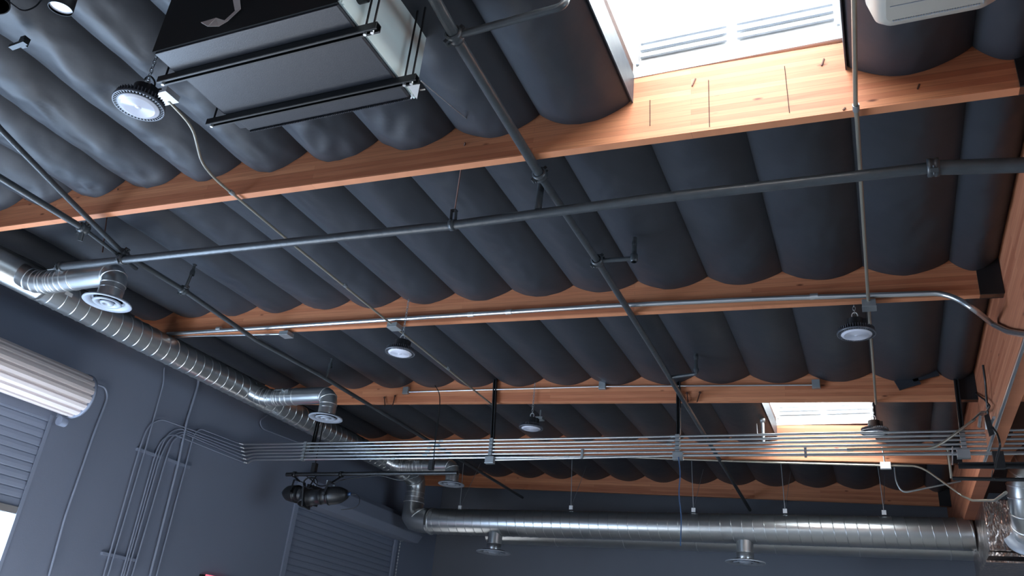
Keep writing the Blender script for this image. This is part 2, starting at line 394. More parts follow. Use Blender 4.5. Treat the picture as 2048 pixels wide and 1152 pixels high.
hd.add([(x, D2[0] - .05, z) for x, z in pr] + [(x, D2[1] + .35, z) for x, z in pr], [(i, (i + 1) % 6, 6 + (i + 1) % 6, 6 + i) for i in range(6)] + [tuple(range(6))[::-1], tuple(range(6, 12))])
hd.build('coil_hood', M['wall'], d2, .01)
ch = MB()
for i in range(26):
    z = 3.66 - i * .055; ch.lathe([(.003, -.02), (.011, -.01), (.011, .01), (.003, .02)], (XL + .06, D2[1] + .10, z), (0, .15, 1), 8)
ch.cyl((XL + .06, D2[1] + .10, 3.7), (XL + .06, D2[1] + .10, 2.2), .003, 6); ch.cyl((XL + .07, D2[1] + .08, 3.72), (XL + .07, D2[1] + .13, 3.72), .07)
ch.build('pull_chain', M['galv2'], d2)

# ---------------------------------------------------------------- ducts
def spiral(mb, a, b, r, pitch=.137, n=40, ridge=.0055):
    a = Vector(a); b = Vector(b); d = b - a; L = d.length; d.normalize(); u = d.orthogonal().normalized(); v = d.cross(u)
    st = [0, .035, .07, .105]; rows = []
    i = 0
    k = -1
    while k * pitch < L + pitch:
        for s_, rr in ((0, r), (.44, r), (.46, r), (.475, r + ridge), (.50, r + ridge), (.515, r), (.535, r)): rows.append(((k + s_) * pitch, rr))
        k += 1
    vs = []
    for (y, rr) in rows:
        for q in range(n):
            th = 2 * PI * q / n; yy = min(max(y + pitch * q / n, 0), L)
            vs.append(a + d * yy + (u * math.cos(th) + v * math.sin(th)) * rr)
    R_ = len(rows); fs = []
    for i in range(R_ - 1):
        for q in range(n):
            if q < n - 1: fs.append((i * n + q, i * n + q + 1, (i + 1) * n + q + 1, (i + 1) * n + q))
            elif i + 8 < R_: fs.append((i * n + q, (i + 7) * n, (i + 8) * n, (i + 1) * n + q))
    mb.add(vs, fs, True)
    e = [[a + d * o + (u * math.cos(2 * PI * q / n) + v * math.sin(2 * PI * q / n)) * r for q in range(n)] for o in (0.0, L)]
    mb.add(e[0], [tuple(range(n))]); mb.add(e[1], [tuple(range(n))[::-1]])
    return mb
def rings(mb, pts, r, step, ridge=.005, wdt=.008):   # raised seams along a path
    pts = [Vector(p) for p in pts]; acc = 0
    for i in range(len(pts) - 1):
        a, b = pts[i], pts[i + 1]; L = (b - a).length; d = (b - a).normalized()
        while acc < L:
            mb.lathe([(r - .002, -wdt), (r + ridge, -wdt * .6), (r + ridge, wdt * .6), (r - .002, wdt)], a + d * acc, d, 32); acc += step
        acc -= L
    return mb
DX, DZ, DR = -7.2, 4.575, .15
ld = thing('spiral_duct', 'long galvanised spiral duct running along the left wall', 'duct', (DX, 7, DZ))
spiral(MB(), (DX, -2, DZ + .012), (DX, 4.15, DZ + .012), .122).build('spiral_pipe', M['galv'], ld)
spiral(MB(), (DX, 4.62, DZ), (DX, 11.75, DZ), DR).build('spiral_pipe', M['galv'], ld)
f1 = MB().lathe([(.124, 3.82), (.127, 3.84), (.127, 4.0), (.128, 4.05), (.152, 4.12), (.154, 4.60), (.157, 4.61), (.157, 4.64), (.15, 4.645)], (DX, 0, DZ + .004), (0, 1, 0))
f1.build('tee_fitting', M['galv'], ld)
def takeoff(y, hz, xo, name='branch'):
    g_ = MB(); zc = DZ + .0; r = .104
    path = fillet([(DX + .05, y - .12, zc), (DX + .22, y - .03, hz), (DX + .4, y, hz), (xo, y, hz), (xo, y, hz - .24)], .13, 5)
    g_.sweep(path, r, 24, True, True)
    o = g_.build('branch_duct', M['galv'], ld)
    sm = MB()
    for i in range(2, len(path) - 1, 2):
        d = (path[i + 1] - path[i]).normalized(); sm.lathe([(r - .002, -.006), (r + .005, -.004), (r + .005, .004), (r - .002, .006)], path[i], d, 28)
    for xx in (.35, .45, .55, .62, .72): 
        px_ = DX + xx
        if px_ < xo - .15: sm.lathe([(r - .002, -.008), (r + .006, -.005), (r + .006, .005), (r - .002, .008)], (px_, y, hz), (1, 0, 0), 28)
    sm.build('seam_band', M['galv2'], o, split=True)
    dm = MB().obox((DX + .62, y - .1, hz + .03), (.05, 0, 0), (0, .004, 0), (0, 0, .03)); dm.cyl((DX + .60, y - .1, hz + .05), (DX + .60, y - .14, hz + .05), .012); dm.bar((DX + .6, y - .13, hz + .05), (DX + .48, y - .13, hz + .05), .012, .006)
    dm.build('damper_handle', M['box'], o)
    return o
# ceiling diffuser prototype (flange, cones, neck) at origin of its face
def make_diffuser(label, loc, R_=.2, neck=.1, nh=.09):
    t = thing('round_diffuser', label, 'air vent', loc, 'round duct diffusers'); L = Vector(loc); s_ = R_ / .2
    MB().lathe([(neck + .004, .045), (.13 * s_, .03), (.20 * s_, .012), (.205 * s_, 0), (.198 * s_, -.006), (.155 * s_, .006), (.135 * s_, .028)], L).build('flange', M['diff'], t)
    MB().lathe([(0, .035), (.14 * s_, .035), (.14 * s_, .02)], L).build('throat', M['dark'], t)
    MB().lathe([(.118 * s_, .006), (.122 * s_, 0), (.110 * s_, -.010), (.080 * s_, 0), (.066 * s_, .022)], L).build('cone', M['diff'], t)
    MB().lathe([(.058 * s_, .004), (.06 * s_, -.002), (.05 * s_, -.014), (.03 * s_, -.012), (.028 * s_, -.004), (0, -.003)], L).build('cone', M['diff'], t)
    MB().lathe([(neck, .03), (neck, .03 + nh), (neck + .005, .03 + nh), (neck + .005, .04 + nh), (neck, .04 + nh)], L, n=32).build('neck', M['galv'], t)
    return t
XO = -5.97
dpro = None
for (y, lab) in ((4.47, 'round grey diffuser nearest the viewer, under the left duct branch by the black pipe end'), (7.78, 'round grey diffuser in the middle of the left duct, above the conduit rack'), (11.15, 'round grey diffuser farthest along the left duct, behind the black lighting bar')):
    takeoff(y, 4.49, XO)
    if dpro is None: dpro = make_diffuser(lab, (XO, y, 4.20))
    else: dup(dpro, (XO, y, 4.20), lab)
for (px, py, nm) in ((541, 832, 'paper_label'), (138, 588, 'paper_label')):
    d = ray(px, py); best = None
    a = d.x * d.x + d.z * d.z; bq = 2 * (d.x * (0 - DX) + d.z * (1.6 - DZ)); cq = DX * DX + (1.6 - DZ) ** 2 - (DR + .006) ** 2; dis = bq * bq - 4 * a * cq
    if dis > 0:
        p = EYE + d * ((-bq - math.sqrt(dis)) / (2 * a)); n_ = Vector((p.x - DX, 0, p.z - DZ)).normalized(); tq = n_.cross(Vector((0, 1, 0)))
        MB().obox(p, tq * .018, Vector((0, .04, 0)), n_ * .001).build(nm, M['white'], ld)['label'] = 'small white sticker'
# end of the left duct: drop and turn into the back duct
BY, BZ, BR = 12.2, 3.835, .205
e1 = MB().sweep(fillet([(DX, 11.6, DZ), (DX, BY, DZ - .02), (DX, BY, BZ + .28)], .22, 4), .16, 32)
e1.build('elbow', M['galv'], ld)
en = MB(); 
for q in ((DX, 11.72, DZ),): en.lathe([(.158, -.012), (.168, -.008), (.168, .008), (.158, .012)], q, (0, 1, 0), 32)
for z in (4.30, 4.22, 4.13): en.lathe([(.158, -.008), (.166, -.005), (.166, .005), (.158, .008)], (DX, BY, z), (0, 0, 1), 32)
en.lathe([(.158, -.008), (.170, -.005), (.170, .005), (.158, .008)], (DX, BY - .07, DZ - .08), (0, 1, -1), 32)
en.build('seam_band', M['galv2'], ld, split=True)
bd = thing('spiral_duct', 'wide galvanised spiral duct crossing in front of the back wall', 'duct', (-3, BY, BZ))
spiral(MB(), (-6.85, BY, BZ), (1.1, BY, BZ), BR, .15, 48).build('spiral_pipe', M['galv'], bd)
MB().sweep(fillet([(DX, BY, BZ + .36), (DX, BY, BZ + .02), (-6.78, BY, BZ)], .30, 3), [.17] * 2 + [.2] * 4, 32).build('elbow', M['galv'], bd)
eb = MB().lathe([(BR - .002, -.01), (BR + .012, -.006), (BR + .012, .006), (BR - .002, .01)], (-6.8, BY, BZ), (1, 0, 0)); eb.lathe([(.168, -.01), (.18, -.006), (.18, .006), (.168, .01)], (DX, BY, BZ + .30), (0, 0, 1)); eb.lathe([(.19, -.008), (.205, -.005), (.205, .005), (.19, .008)], (-7.06, BY, BZ + .06), (1, 0, -1))
eb.build('seam_band', M['galv2'], bd, split=True)
for x in (-5.62, -1.76):
    MB().cyl((x, BY - .02, BZ - .17), (x, BY - .02, BZ - .33), .115, 28).build('saddle_collar', M['galv'], bd)
b2 = thing('spiral_duct', 'second galvanised duct behind and below the wide one at the back wall', 'duct', (-2, 13.6, 3.9))
MB().cyl((-6.4, 13.62, 3.93), (1.25, 13.62, 3.93), .2, 40).build('spiral_pipe', M['galv'], b2)
rings(MB(), [(-6.3, 13.62, 3.93), (1.2, 13.62, 3.93)], .2, 1.2).build('seam_band', M['galv2'], b2, split=True)
make_diffuser('dark grey diffuser hanging under the wide back duct, left one of the two', (-5.62, BY - .02, 3.37), .27, .118, .10)
make_diffuser('dark grey diffuser hanging under the wide back duct, right one of the two', (-1.76, BY - .02, 3.37), .27, .118, .10)
for i, (px, py, lab) in enumerate([(920, 1015, 'thin wire hanger at the left end of the back duct, above the left diffuser'), (1142, 1015, 'second wire hanger from the left on the back duct'), (1387, 1020, 'middle wire hanger on the back duct, just right of the blue cable'),
                                   (1570, 1022, 'fourth wire hanger on the back duct, below the small skylight'), (1768, 1025, 'rightmost wire hanger on the back duct, below the steel box')]):
    p = at(px, py, Y=BY - .02); t = thing('duct_hanger', lab, 'hanger', p, 'wire hangers of the back duct')
    MB().box(p + Vector((-.028, -.01, -.03)), p + Vector((.028, .01, .03))).build('clamp_plate', M['white'], t)
    MB().cyl(p + Vector((0, -.005, .02)), (p.x - .02, p.y - .04, roofz(p.x, 4.72)), .0055, 6).build('wire', M['box'], t)
    MB().cyl(p + Vector((0, .012, .02)), (p.x + .06, p.y + .45, roofz(p.x, 4.72)), .0035, 6).build('wire', M['box'], t)

# right hand vertical duct, foil wrapped plenum
vp = thing('foil_plenum', 'box plenum wrapped in crinkled silver foil at the lower right corner', 'duct', (1.75, 11.2, 3.3))
MB().box((1.12, 10.9, 3.42), (2.6, 12.9, 4.0)).build('foil_box', M['foil'], vp, .012)
MB().box((1.10, 10.86, 3.36), (2.65, 12.95, 3.40)).box((1.06, 10.8, 3.28), (2.7, 13.0, 3.30)).build('foil_flange', M['foil'], vp)
vd = thing('round_duct', 'vertical round galvanised duct rising beside the girder at the right edge', 'duct', (1.62, 10.6, 4))
pth = fillet([(2.9, 9.0, 4.70), (1.75, 9.9, 4.42), (1.50, 10.45, 4.2), (1.50, 10.62, 3.75), (1.56, 11.0, 3.52)], .22, 5)
MB().sweep(pth, .165, 32).build('elbow_pipe', M['galv'], vd)
vs_ = MB()
for i in range(1, len(pth) - 1, 2): vs_.lathe([(.163, -.01), (.174, -.006), (.174, .006), (.163, .01)], pth[i], (pth[i + 1] - pth[i]).normalized(), 32)
vs_.build('seam_band', M['galv2'], vd, split=True)
MB().lathe([(.16, .03), (.185, .02), (.27, .0), (.27, -.008), (.16, -.008)], (1.545, 10.875, 3.585), (-.14, -.86, .5), 36).build('collar', M['diff'], vd)

# ---------------------------------------------------------------- sprinkler pipes
def pathat(pl, **kw): return [at(x, y, **kw) for x, y in pl]
MY = 4.26
sm = thing('sprinkler_main', 'thick black sprinkler main crossing the whole ceiling from left to right', 'pipe', at(1130, 420, Y=MY))
pm = pathat([(122, 533), (900, 451), (1300, 398), (1860, 336)], Y=MY)
MB().sweep(pm, .033, 16).build('pipe', M['blackpipe'], sm)
pe = pathat([(1858, 336), (2048, 330)], Y=MY); pe.append(pe[1] + (pe[1] - pe[0]) * .4)
pe[-1].x = XG0 - .01 if pe[-1].x > XG0 else pe[-1].x
MB().sweep(pe, .042, 16).build('pipe', M['blackpipe'], sm)['label'] = 'thicker end piece'
dm_ = (pm[-1] - pm[0]).normalized()
def coupling(mb, p, d, r, wd=.03):
    d = Vector(d).normalized(); mb.lathe([(r, -wd), (r + .012, -wd * .9), (r + .014, -wd * .3), (r + .008, 0), (r + .014, wd * .3), (r + .012, wd * .9), (r, wd)], p, d, 20)
    s_ = d.orthogonal().normalized()
    for q in (-1, 1): mb.obox(Vector(p) + s_ * q * (r + .018), d * wd * .6, s_ * .014, d.cross(s_) * .012); mb.cyl(Vector(p) + s_ * q * (r + .018) - d.cross(s_) * .026, Vector(p) + s_ * q * (r + .018) + d.cross(s_) * .026, .006, 8)
    return mb
coupling(MB(), at(1866, 335, Y=MY), dm_, .040, .032).build('coupling', M['blackpipe'], sm)
coupling(MB(), at(244, 519, Y=MY), dm_, .033, .03).build('coupling', M['blackpipe'], sm)
coupling(MB(), at(122, 533, Y=MY), dm_, .033, .024).build('end_cap', M['blackpipe'], sm)
pc = at(905, 450, Y=MY); ptop = at(930, 285, Y=3.855)
hg = MB()
for i in range(17):
    a0 = PI * 2 * i / 16
hg.lathe([(.034, -.018), (.040, -.018), (.040, .018), (.034, .018)], pc, dm_, 24)
hg.bar(pc + Vector((-.018, 0, .035)), pc + Vector((-.018, -.01, .115)), .035, .004, (1, 0, 0)); hg.bar(pc + Vector((.018, 0, .035)), pc + Vector((.018, -.01, .115)), .035, .004, (1, 0, 0)); hg.box(pc + Vector((-.02, -.02, .11)), pc + Vector((.02, .015, .118)))
hg.build('pipe_clamp', M['blackpipe'], sm)
MB().cyl(pc + Vector((0, 0, .11)), ptop, .005, 8).build('hanger_rod', M['rod'], sm, split=True)
MB().cyl(at(214, 432, Y=MY), at(236, 378, Y=3.86), .005, 8).cyl(at(214, 432, Y=MY), at(205, 505, Y=MY), .005, 8).build('hanger_rod', M['rod'], sm, split=True)
# right branch line
BZR = 4.55
br = thing('sprinkler_branch', 'black sprinkler branch pipe slanting from top centre to the lower right', 'pipe', at(1080, 350, Z=BZR))
pb = pathat([(845, -45), (910, 72), (1080, 350)], Z=BZR)
MB().sweep(pb, .031, 14).build('pipe', M['blackpipe'], br)
pb2 = pathat([(1080, 350), (1195, 522), (1300, 690), (1500, 1020)], Z=BZR)
pb2[-1] = at(1500, 1020, Z=4.54)
MB().sweep(pb2, .027, 14).build('pipe', M['blackpipe'], br)
db = (pb[-1] - pb[0]).normalized()
for q in ((910, 72), (1080, 350), (1195, 522)): coupling(MB(), at(*q, Z=BZR), db, .034, .032).build('tee_coupling', M['blackpipe'], br)
MB().tube([at(1082, 352, Z=BZR), at(1083, 362, Y=MY), at(1076, 420, Y=MY)], .024, .03).build('riser', M['blackpipe'], br)
h1 = at(1195, 522, Z=BZR); h2 = at(1268, 517, Z=BZR)
MB().tube([h1, h2, h2 + Vector((0, 0, .18))], .018, .02).build('head_arm', M['blackpipe'], br)
MB().lathe([(.022, -.03), (.03, -.02), (.03, .03), (.02, .04), (.014, .10), (.02, .11), (.02, .14), (.004, .15)], h2, (0, 0, 1), 16).build('sprinkler_head', M['blackpipe'], br)
h3 = at(910, 72, Z=BZR); h4 = at(1130, 12, Z=BZR + .02)
MB().tube([h3, h4, h4 + Vector((0, .02, .2))], .020, .05).build('head_arm', M['blackpipe'], br)
h5 = at(1340, 755, Z=BZR); h6 = at(1392, 748, Z=BZR)
MB().tube([h5, h6, h6 + Vector((0, 0, .22))], .018, .02).build('head_arm', M['blackpipe'], br)
MB().lathe([(.022, .02), (.03, .05), (.02, .07), (.014, .14), (.024, .16), (.024, .2), (.004, .21)], h6, (0, 0, 1), 16).build('sprinkler_head', M['blackpipe'], br)
# left branch lines
bl = thing('sprinkler_branch', 'long black branch pipe slanting across the left ceiling and under the black sprinkler main', 'pipe', at(247, 507, Z=4.6))
MB().sweep(pathat([(-60, 190), (0, 258), (123, 384), (247, 507)], Z=4.58), .022, 12).build('pipe', M['blackpipe'], bl)
MB().sweep(pathat([(247, 507), (367, 580), (512, 680), (640, 750), (1045, 995)], Z=4.58), .024, 12).build('pipe', M['blackpipe'], bl)
for q in ((247, 507), (367, 580)): coupling(MB(), at(*q, Z=4.58), (0, 1, 0), .026, .035).build('tee_coupling', M['blackpipe'], bl)
for q in ((371, 576), (652, 756)):
    p = at(*q, Z=4.58); MB().tube([p, p + Vector((.02, 0, .12)), p + Vector((.03, 0, .22))], .014, .03).build('head_arm', M['blackpipe'], bl)
    MB().lathe([(.024, .13), (.024, .17), (.012, .19), (.012, .23), (.022, .24), (.003, .25)], p + Vector((.03, 0, 0)), (0, 0, 1), 12).build('sprinkler_head', M['blackpipe'], bl)
bs = thing('sprinkler_branch', 'short black pipe at the left edge ending in a stub behind the black main', 'pipe', at(167, 457, Z=4.55))
MB().sweep(pathat([(-50, 325), (0, 355), (167, 457)], Z=4.55), .026, 12).build('pipe', M['blackpipe'], bs)
MB().sweep(pathat([(167, 457), (273, 538)], Z=4.55), .016, 12).build('stub', M['blackpipe'], bs)
p = at(167, 457, Z=4.55); coupling(MB(), p, (0, 1, 0), .03, .04).cyl(p, p + Vector((-.02, .02, -.1)), .02).build('elbow_fitting', M['blackpipe'], bs)

# ---------------------------------------------------------------- conduits
def jbox(name, c, s, m, parent):
    c = Vector(c); b = MB().box(c - Vector(s), c + Vector(s)); b.box(c - Vector((s[0] * 1.05, s[1] * 1.05, s[2] + .004)), c + Vector((s[0] * 1.05, s[1] * 1.05, -s[2] + .001))); return b.build(name, m, parent, .002)
c1 = thing('conduit_run', 'thin pale conduit bent down from the lamp box and slanting across the left ceiling', 'conduit', at(430, 360, R=4.50))
MB().tube(pathat([(338, 202), (385, 252), (403, 325), (430, 358), (600, 500), (790, 654), (985, 810)], R=4.50), .0105, .12, 10).build('pipe', M['tan'], c1)
p = at(333, 191, R=4.52); jbox('junction_box', p, (.055, .055, .02), M['white'], c1)['label'] = 'white cover plate'
jbox('junction_box', at(789, 653, R=4.49), (.055, .055, .022), M['box'], c1)
cp = MB()
for q in ((463, 385), (690, 571), (896, 737)): pp = at(*q, R=4.50); cp.cyl(pp - Vector((0, .02, 0)), pp + Vector((0, .02, 0)), .017, 10)
cp.build('coupling', M['box'], c1, split=True)
c2 = thing('conduit_run', 'thin pale conduit running straight away beside the big skylight to the right hand lamps', 'conduit', at(1722, 370, R=4.50))
MB().tube(pathat([(1706, -60), (1708, 0), (1711, 215), (1714, 235), (1737, 608), (1744, 700), (1752, 808)], R=4.50), .0125, .1, 10).build('pipe', M['tan'], c2)
jbox('junction_box', at(1738, 610, R=4.48), (.05, .05, .03), M['box'], c2)
pp = at(1712, 215, R=4.50); MB().cyl(pp - Vector((0, .025, 0)), pp + Vector((0, .025, 0)), .018, 10).build('coupling', M['box'], c2)
c3 = thing('conduit_run', 'fat bright steel conduit along the second beam curving down onto the girder at right', 'conduit', at(1210, 612, Y=6.27))
MB().tube(pathat([(335, 668), (890, 632), (1210, 612), (1540, 597), (1880, 586)], Y=6.27) + [at(1915, 597, Y=6.24), at(1950, 620, Y=6.18), at(1985, 648, X=.97), at(2015, 663, X=.97), at(2048, 669, X=.97), at(2100, 673, X=.97)], .021, .14, 14).build('pipe', M['emt'], c3)
cc = MB()
for q in ((438, 658), (942, 629), (1628, 593), (1018, 624)): pp = at(*q, Y=6.27); cc.cyl(pp - Vector((.03, 0, 0)), pp + Vector((.03, 0, 0)), .026, 12)
cc.build('coupling', M['galv2'], c3, split=True)
c3b = thing('conduit_run', 'short thin conduit under the second beam ending in a square steel box at left', 'conduit', at(460, 670, Y=6.31))
MB().cyl(at(350, 673, Y=6.33), at(566, 668, Y=6.33), .010, 10).build('pipe', M['emt'], c3b); jbox('junction_box', at(573, 669, Y=6.33), (.055, .055, .02), M['box'], c3b)
c4 = thing('conduit_run', 'thin steel conduit with three boxes along the face of the third beam', 'conduit', at(1205, 772, Y=8.70))
MB().sweep(pathat([(818, 784), (1205, 773), (1632, 770)], Y=8.71), .009, 10).build('pipe', M['emt'], c4)
for q in ((812, 781), (1205, 771), (1632, 768)):
    jbox('outlet_box', at(*q, Y=8.71), (.04, .022, .045), M['box'], c4)
# rack of six parallel conduits, from the wall to the right edge
RY = 8.66
zr = [4.155 - i * .043 for i in range(6)]
LW = XL + .045
rackd = [([(400, 857), (388, 868), (372, 930), (313, 1152)], 'topmost'), ([(320, 837), (296, 852), (279, 898), (207, 1152)], 'second from the top'), ([(356, 855), (332, 872), (316, 911), (247, 1152)], 'third from the top'),
         ([(362, 861), (338, 878), (321, 913), (252, 1156)], 'fourth from the top'), ([(366, 866), (346, 880), (333, 915), (264, 1152)], 'fifth from the top'), ([(343, 867), (322, 882), (310, 911), (243, 1152)], 'lowest')]
for i, (wp, lab) in enumerate(rackd):
    z = zr[i]; t = thing('rack_conduit', 'steel conduit of the six-pipe rack across the room, %s of the six' % lab, 'conduit', (-3, RY, z), 'parallel conduits of the rack')
    wps = [at(x, y, X=LW) for x, y in wp]; wps[0].z = z - .005 if False else wps[0].z
    pts = [wps[3], wps[2], wps[1], wps[0]]
    yy = RY + .02 * i - .02
    corner = Vector((LW, 8.62 + .035 * (i if i else 0), z))
    MB().tube(pts + [corner], .0095, .13, 10).build('wall_pipe', M['paintpipe'], t)
    MB().tube([corner + Vector((0, -.02, 0)), Vector((LW + .03, corner.y + .03, z)), Vector((LW + .25, RY, z)), Vector((1.45, RY, z)), Vector((3.6, RY, z))], .0125, .1, 10).build('pipe', M['emt'], t)
    rr = random.Random(i); cpl = MB()
    for x in [(-4.85, -1.98), (-4.9, -2.0), (-5.0, -2.02), (-5.02, -1.95), (-5.05, -.2), (-5.5, -3.2)][i]: cpl.cyl((x - .03, RY, z), (x + .03, RY, z), .017, 10)
    cpl.build('coupling', M['box'], t, split=True)
lc = thing('conduit_run', 'slightly thicker conduit just below the rack, joining three square boxes', 'conduit', (-1.9, RY, 3.92))
MB().tube([at(985, 920, Y=RY), at(1110, 917, Y=RY), at(1357, 911, Y=RY), at(1925, 908, Y=RY), Vector((2.8, RY, 3.93))], .014, .05, 10).build('pipe', M['emt'], lc)
for q in ((980, 920), (1356, 912), (1927, 908)): jbox('pull_box', at(*q, Y=RY - .01), (.055, .03, .04), M['box'], lc)
ub = MB()
for q in ((1164, 908), (1611, 905)):
    pp = at(*q, Y=RY - .02); ub.box(pp + Vector((-.012, -.012, -.05)), pp + Vector((.012, .012, .05)))
ub.build('strap', M['box'], lc, split=True)
def strut(px0, py0, px1, py1, lab, Y=8.715):
    a = at(px0, py0, Y=Y); b = at(px1, py1, Y=Y); t = thing('strut_hanger', lab, 'hanger', a, 'black strut channels holding the rack')
    MB().channel(a, b, .04, .04, (0, 1, 0)).build('channel', M['black'], t)
    sp = MB()
    for z in zr: sp.box((b.x - .022, RY - .022, z - .018), (b.x + .022, RY + .03, z + .018))
    sp.build('pipe_strap', M['box'], t, split=True); return t
strut(991, 758, 983, 925, 'black strut channel hanging from the third beam to the rack, left of centre')
strut(1357, 760, 1357, 915, 'black strut channel hanging from the third beam to the rack, beside the blue cable')
strut(1911, 750, 1930, 915, 'black strut channel hanging from the third beam to the rack, near the girder')
strut(661, 740, 622, 905, 'black strut channel dropping through the rack behind the middle duct diffuser', 8.8)
# conduit on fourth beam
c5 = thing('conduit_run', 'thin pale conduit under the fourth beam sagging to the right duct past a steel box', 'conduit', at(1540, 925, Y=11.15))
MB().tube(pathat([(1240, 914), (1540, 925), (1765, 931), (1832, 932), (1852, 940)], Y=11.13) + pathat([(1925, 992), (1945, 1001), (1990, 1001), (2012, 985)], X=.95), .013, .08, 10).build('pipe', M['tan'], c5)
jbox('junction_box', at(1771, 931, Y=11.11), (.06, .03, .04), M['white'], c5)
MB().cyl(at(1764, 895, Y=11.13), at(1769, 925, Y=11.13), .010, 8).build('drop_pipe', M['emt'], c5)
c6 = thing('conduit_run', 'thin grey conduit hooked under the far beam left of the girder', 'conduit', at(1800, 985, Y=12))
MB().tube(pathat([(1789, 935), (1792, 965), (1805, 986), (1922, 962)], Y=11.6), .012, .1, 10).build('pipe', M['box'], c6)
c7 = thing('conduit_run', 'tan flexible conduit rising over the rack to the girder', 'conduit', at(1900, 870, Y=8.6))
MB().tube([at(1700, 899, Y=8.60), at(1862, 897, Y=8.60), at(1885, 886, Y=8.60), at(1950, 838, Y=8.60)], .013, .1, 10).build('pipe', M['tan'], c7)
MB().tube([at(1945, 840, Y=8.60), at(1962, 824, X=.94), at(1973, 824, X=.95), at(1980, 812, X=.96), at(1970, 800, X=.96), at(1950, 786, Y=8.8)], .009, .06, 8).build('black_cable', M['black'], c7)
ca = thing('hanging_cable', 'black cable drooping down the girder in front of the rack at right', 'cable', at(1985, 860, Y=8.5))
MB().tube(pathat([(1966, 730), (1971, 765), (1973, 800), (1978, 845), (1995, 868), (2001, 890), (1993, 918), (1990, 935)], X=.955), .009, .08, 8).build('cord', M['black'], ca)
cg = MB(); a_ = at(1978, 850, X=.93); cg.obox(a_, (.02, 0, .01), (0, .012, 0), (-.008, 0, .09)); cg.build('cable_gland', M['black'], ca)
nt_ = thing('steel_nipples', 'pair of short steel pipe nipples on the girder face above the rack', 'conduit', at(1965, 840, X=.97))
MB().cyl(at(1963, 828, X=.96), at(1959, 852, X=.96), .02).cyl(at(1972, 832, X=.95), at(1974, 858, X=.95), .014).cyl(at(1982, 848, X=.96), at(1988, 835, X=.96), .012).build('nipple', M['emt'], nt_, split=True)
gc = tag(MB().tube([at(1357, 914, Y=8.6), at(1361, 945, Y=8.6), at(1357, 990, Y=8.6), at(1363, 1030, Y=8.6), at(1361, 1092, Y=8.6)], .006, .2, 8).build('hanging_cable', M['blue']), 'thin blue cable dangling from the rack in front of the back duct', 'cable')
tag(MB().tube([at(868, 768, Y=8.66), at(879, 785, Y=8.64), at(880, 805, Y=8.6), at(876, 850, Y=8.6), at(870, 885, Y=8.6), at(866, 940, Y=8.6)], .006, .1, 8).build('hanging_cable', M['black']), 'thin black cable hanging from the third beam through the rack, left of centre', 'cable')
# uncapped steel pipe near small skylight
sp_ = thing('capped_pipe', 'upright grey pipe with a fitting on top, left of the small skylight', 'pipe', at(1525, 870, Y=10.2))
MB().cyl(at(1527, 885, Y=10.2), at(1525, 845, Y=10.2), .02).build('pipe', M['box'], sp_); a_ = at(1525, 845, Y=10.2); MB().lathe([(.02, 0), (.032, .0), (.032, .05), (.022, .06), (.022, .10), (.03, .10), (.03, .13), (0, .13)], a_).build('cap', M['box'], sp_)
MB().cyl(at(1515, 872, Y=10.3), at(1511, 815, Y=10.3), .006, 8).build('support_rod', M['box'], sp_)

# ---------------------------------------------------------------- left wall conduits
def wallrun(lab, pl, r, m=None, name='wall_conduit'):
    return tag(MB().tube([at(x, y, X=LW) for x, y in pl], r, .06, 10).build(name, m or M['paintpipe']), lab, 'conduit', 'grey painted conduits on the left wall')
wallrun('grey painted conduit curving from the coil end down the left wall', [(190, 768), (211, 774), (216, 795), (190, 862), (130, 1035), (98, 1152)], .013)
wallrun('thin painted conduit dropping straight from the left duct to the wall rack', [(329, 735), (327, 768), (290, 901), (231, 1101), (216, 1152)], .009)
wallrun('thick painted conduit dropping from the left duct, rightmost of the wall pipes', [(397, 755), (397, 768), (373, 845), (357, 925), (300, 1152)], .016)
wallrun('small painted conduit branching under the duct right of the wall pipes', [(535, 830), (519, 842), (524, 857), (600, 886)], .010)
ws = MB()
for (a, b, lab) in (((274, 898), (323, 915), 'short painted strut strip under the bends, upper left of three'), ((333, 918), (378, 935), 'short painted strut strip on the two rightmost wall pipes'), ((203, 1106), (270, 1121), 'short painted strut strip low on the left wall')):
    t = tag(MB().bar(at(*a, X=XL + .02), at(*b, X=XL + .02), .04, .03, (0, 0, 1)).build('wall_strut', M['paintpipe']), lab, 'bracket', 'strut strips on the left wall')
es = thing('exit_sign', 'red lit corner of an exit sign at the bottom edge on the left wall', 'sign', at(423, 1156, X=XL + .05))
a_ = at(402, 1150, X=XL + .03); b_ = at(450, 1158, X=XL + .05)
MB().box((XL + .002, a_.y, 1.85), (XL + .05, b_.y + .1, a_.z + .01)).build('housing', M['black'], es)
MB().box((XL + .05, a_.y + .06, 1.87), (XL + .056, b_.y + .06, a_.z + .018)).build('red_face', emis('exit_sign_glow', (1, .02, .08, 1), 1.4), es)

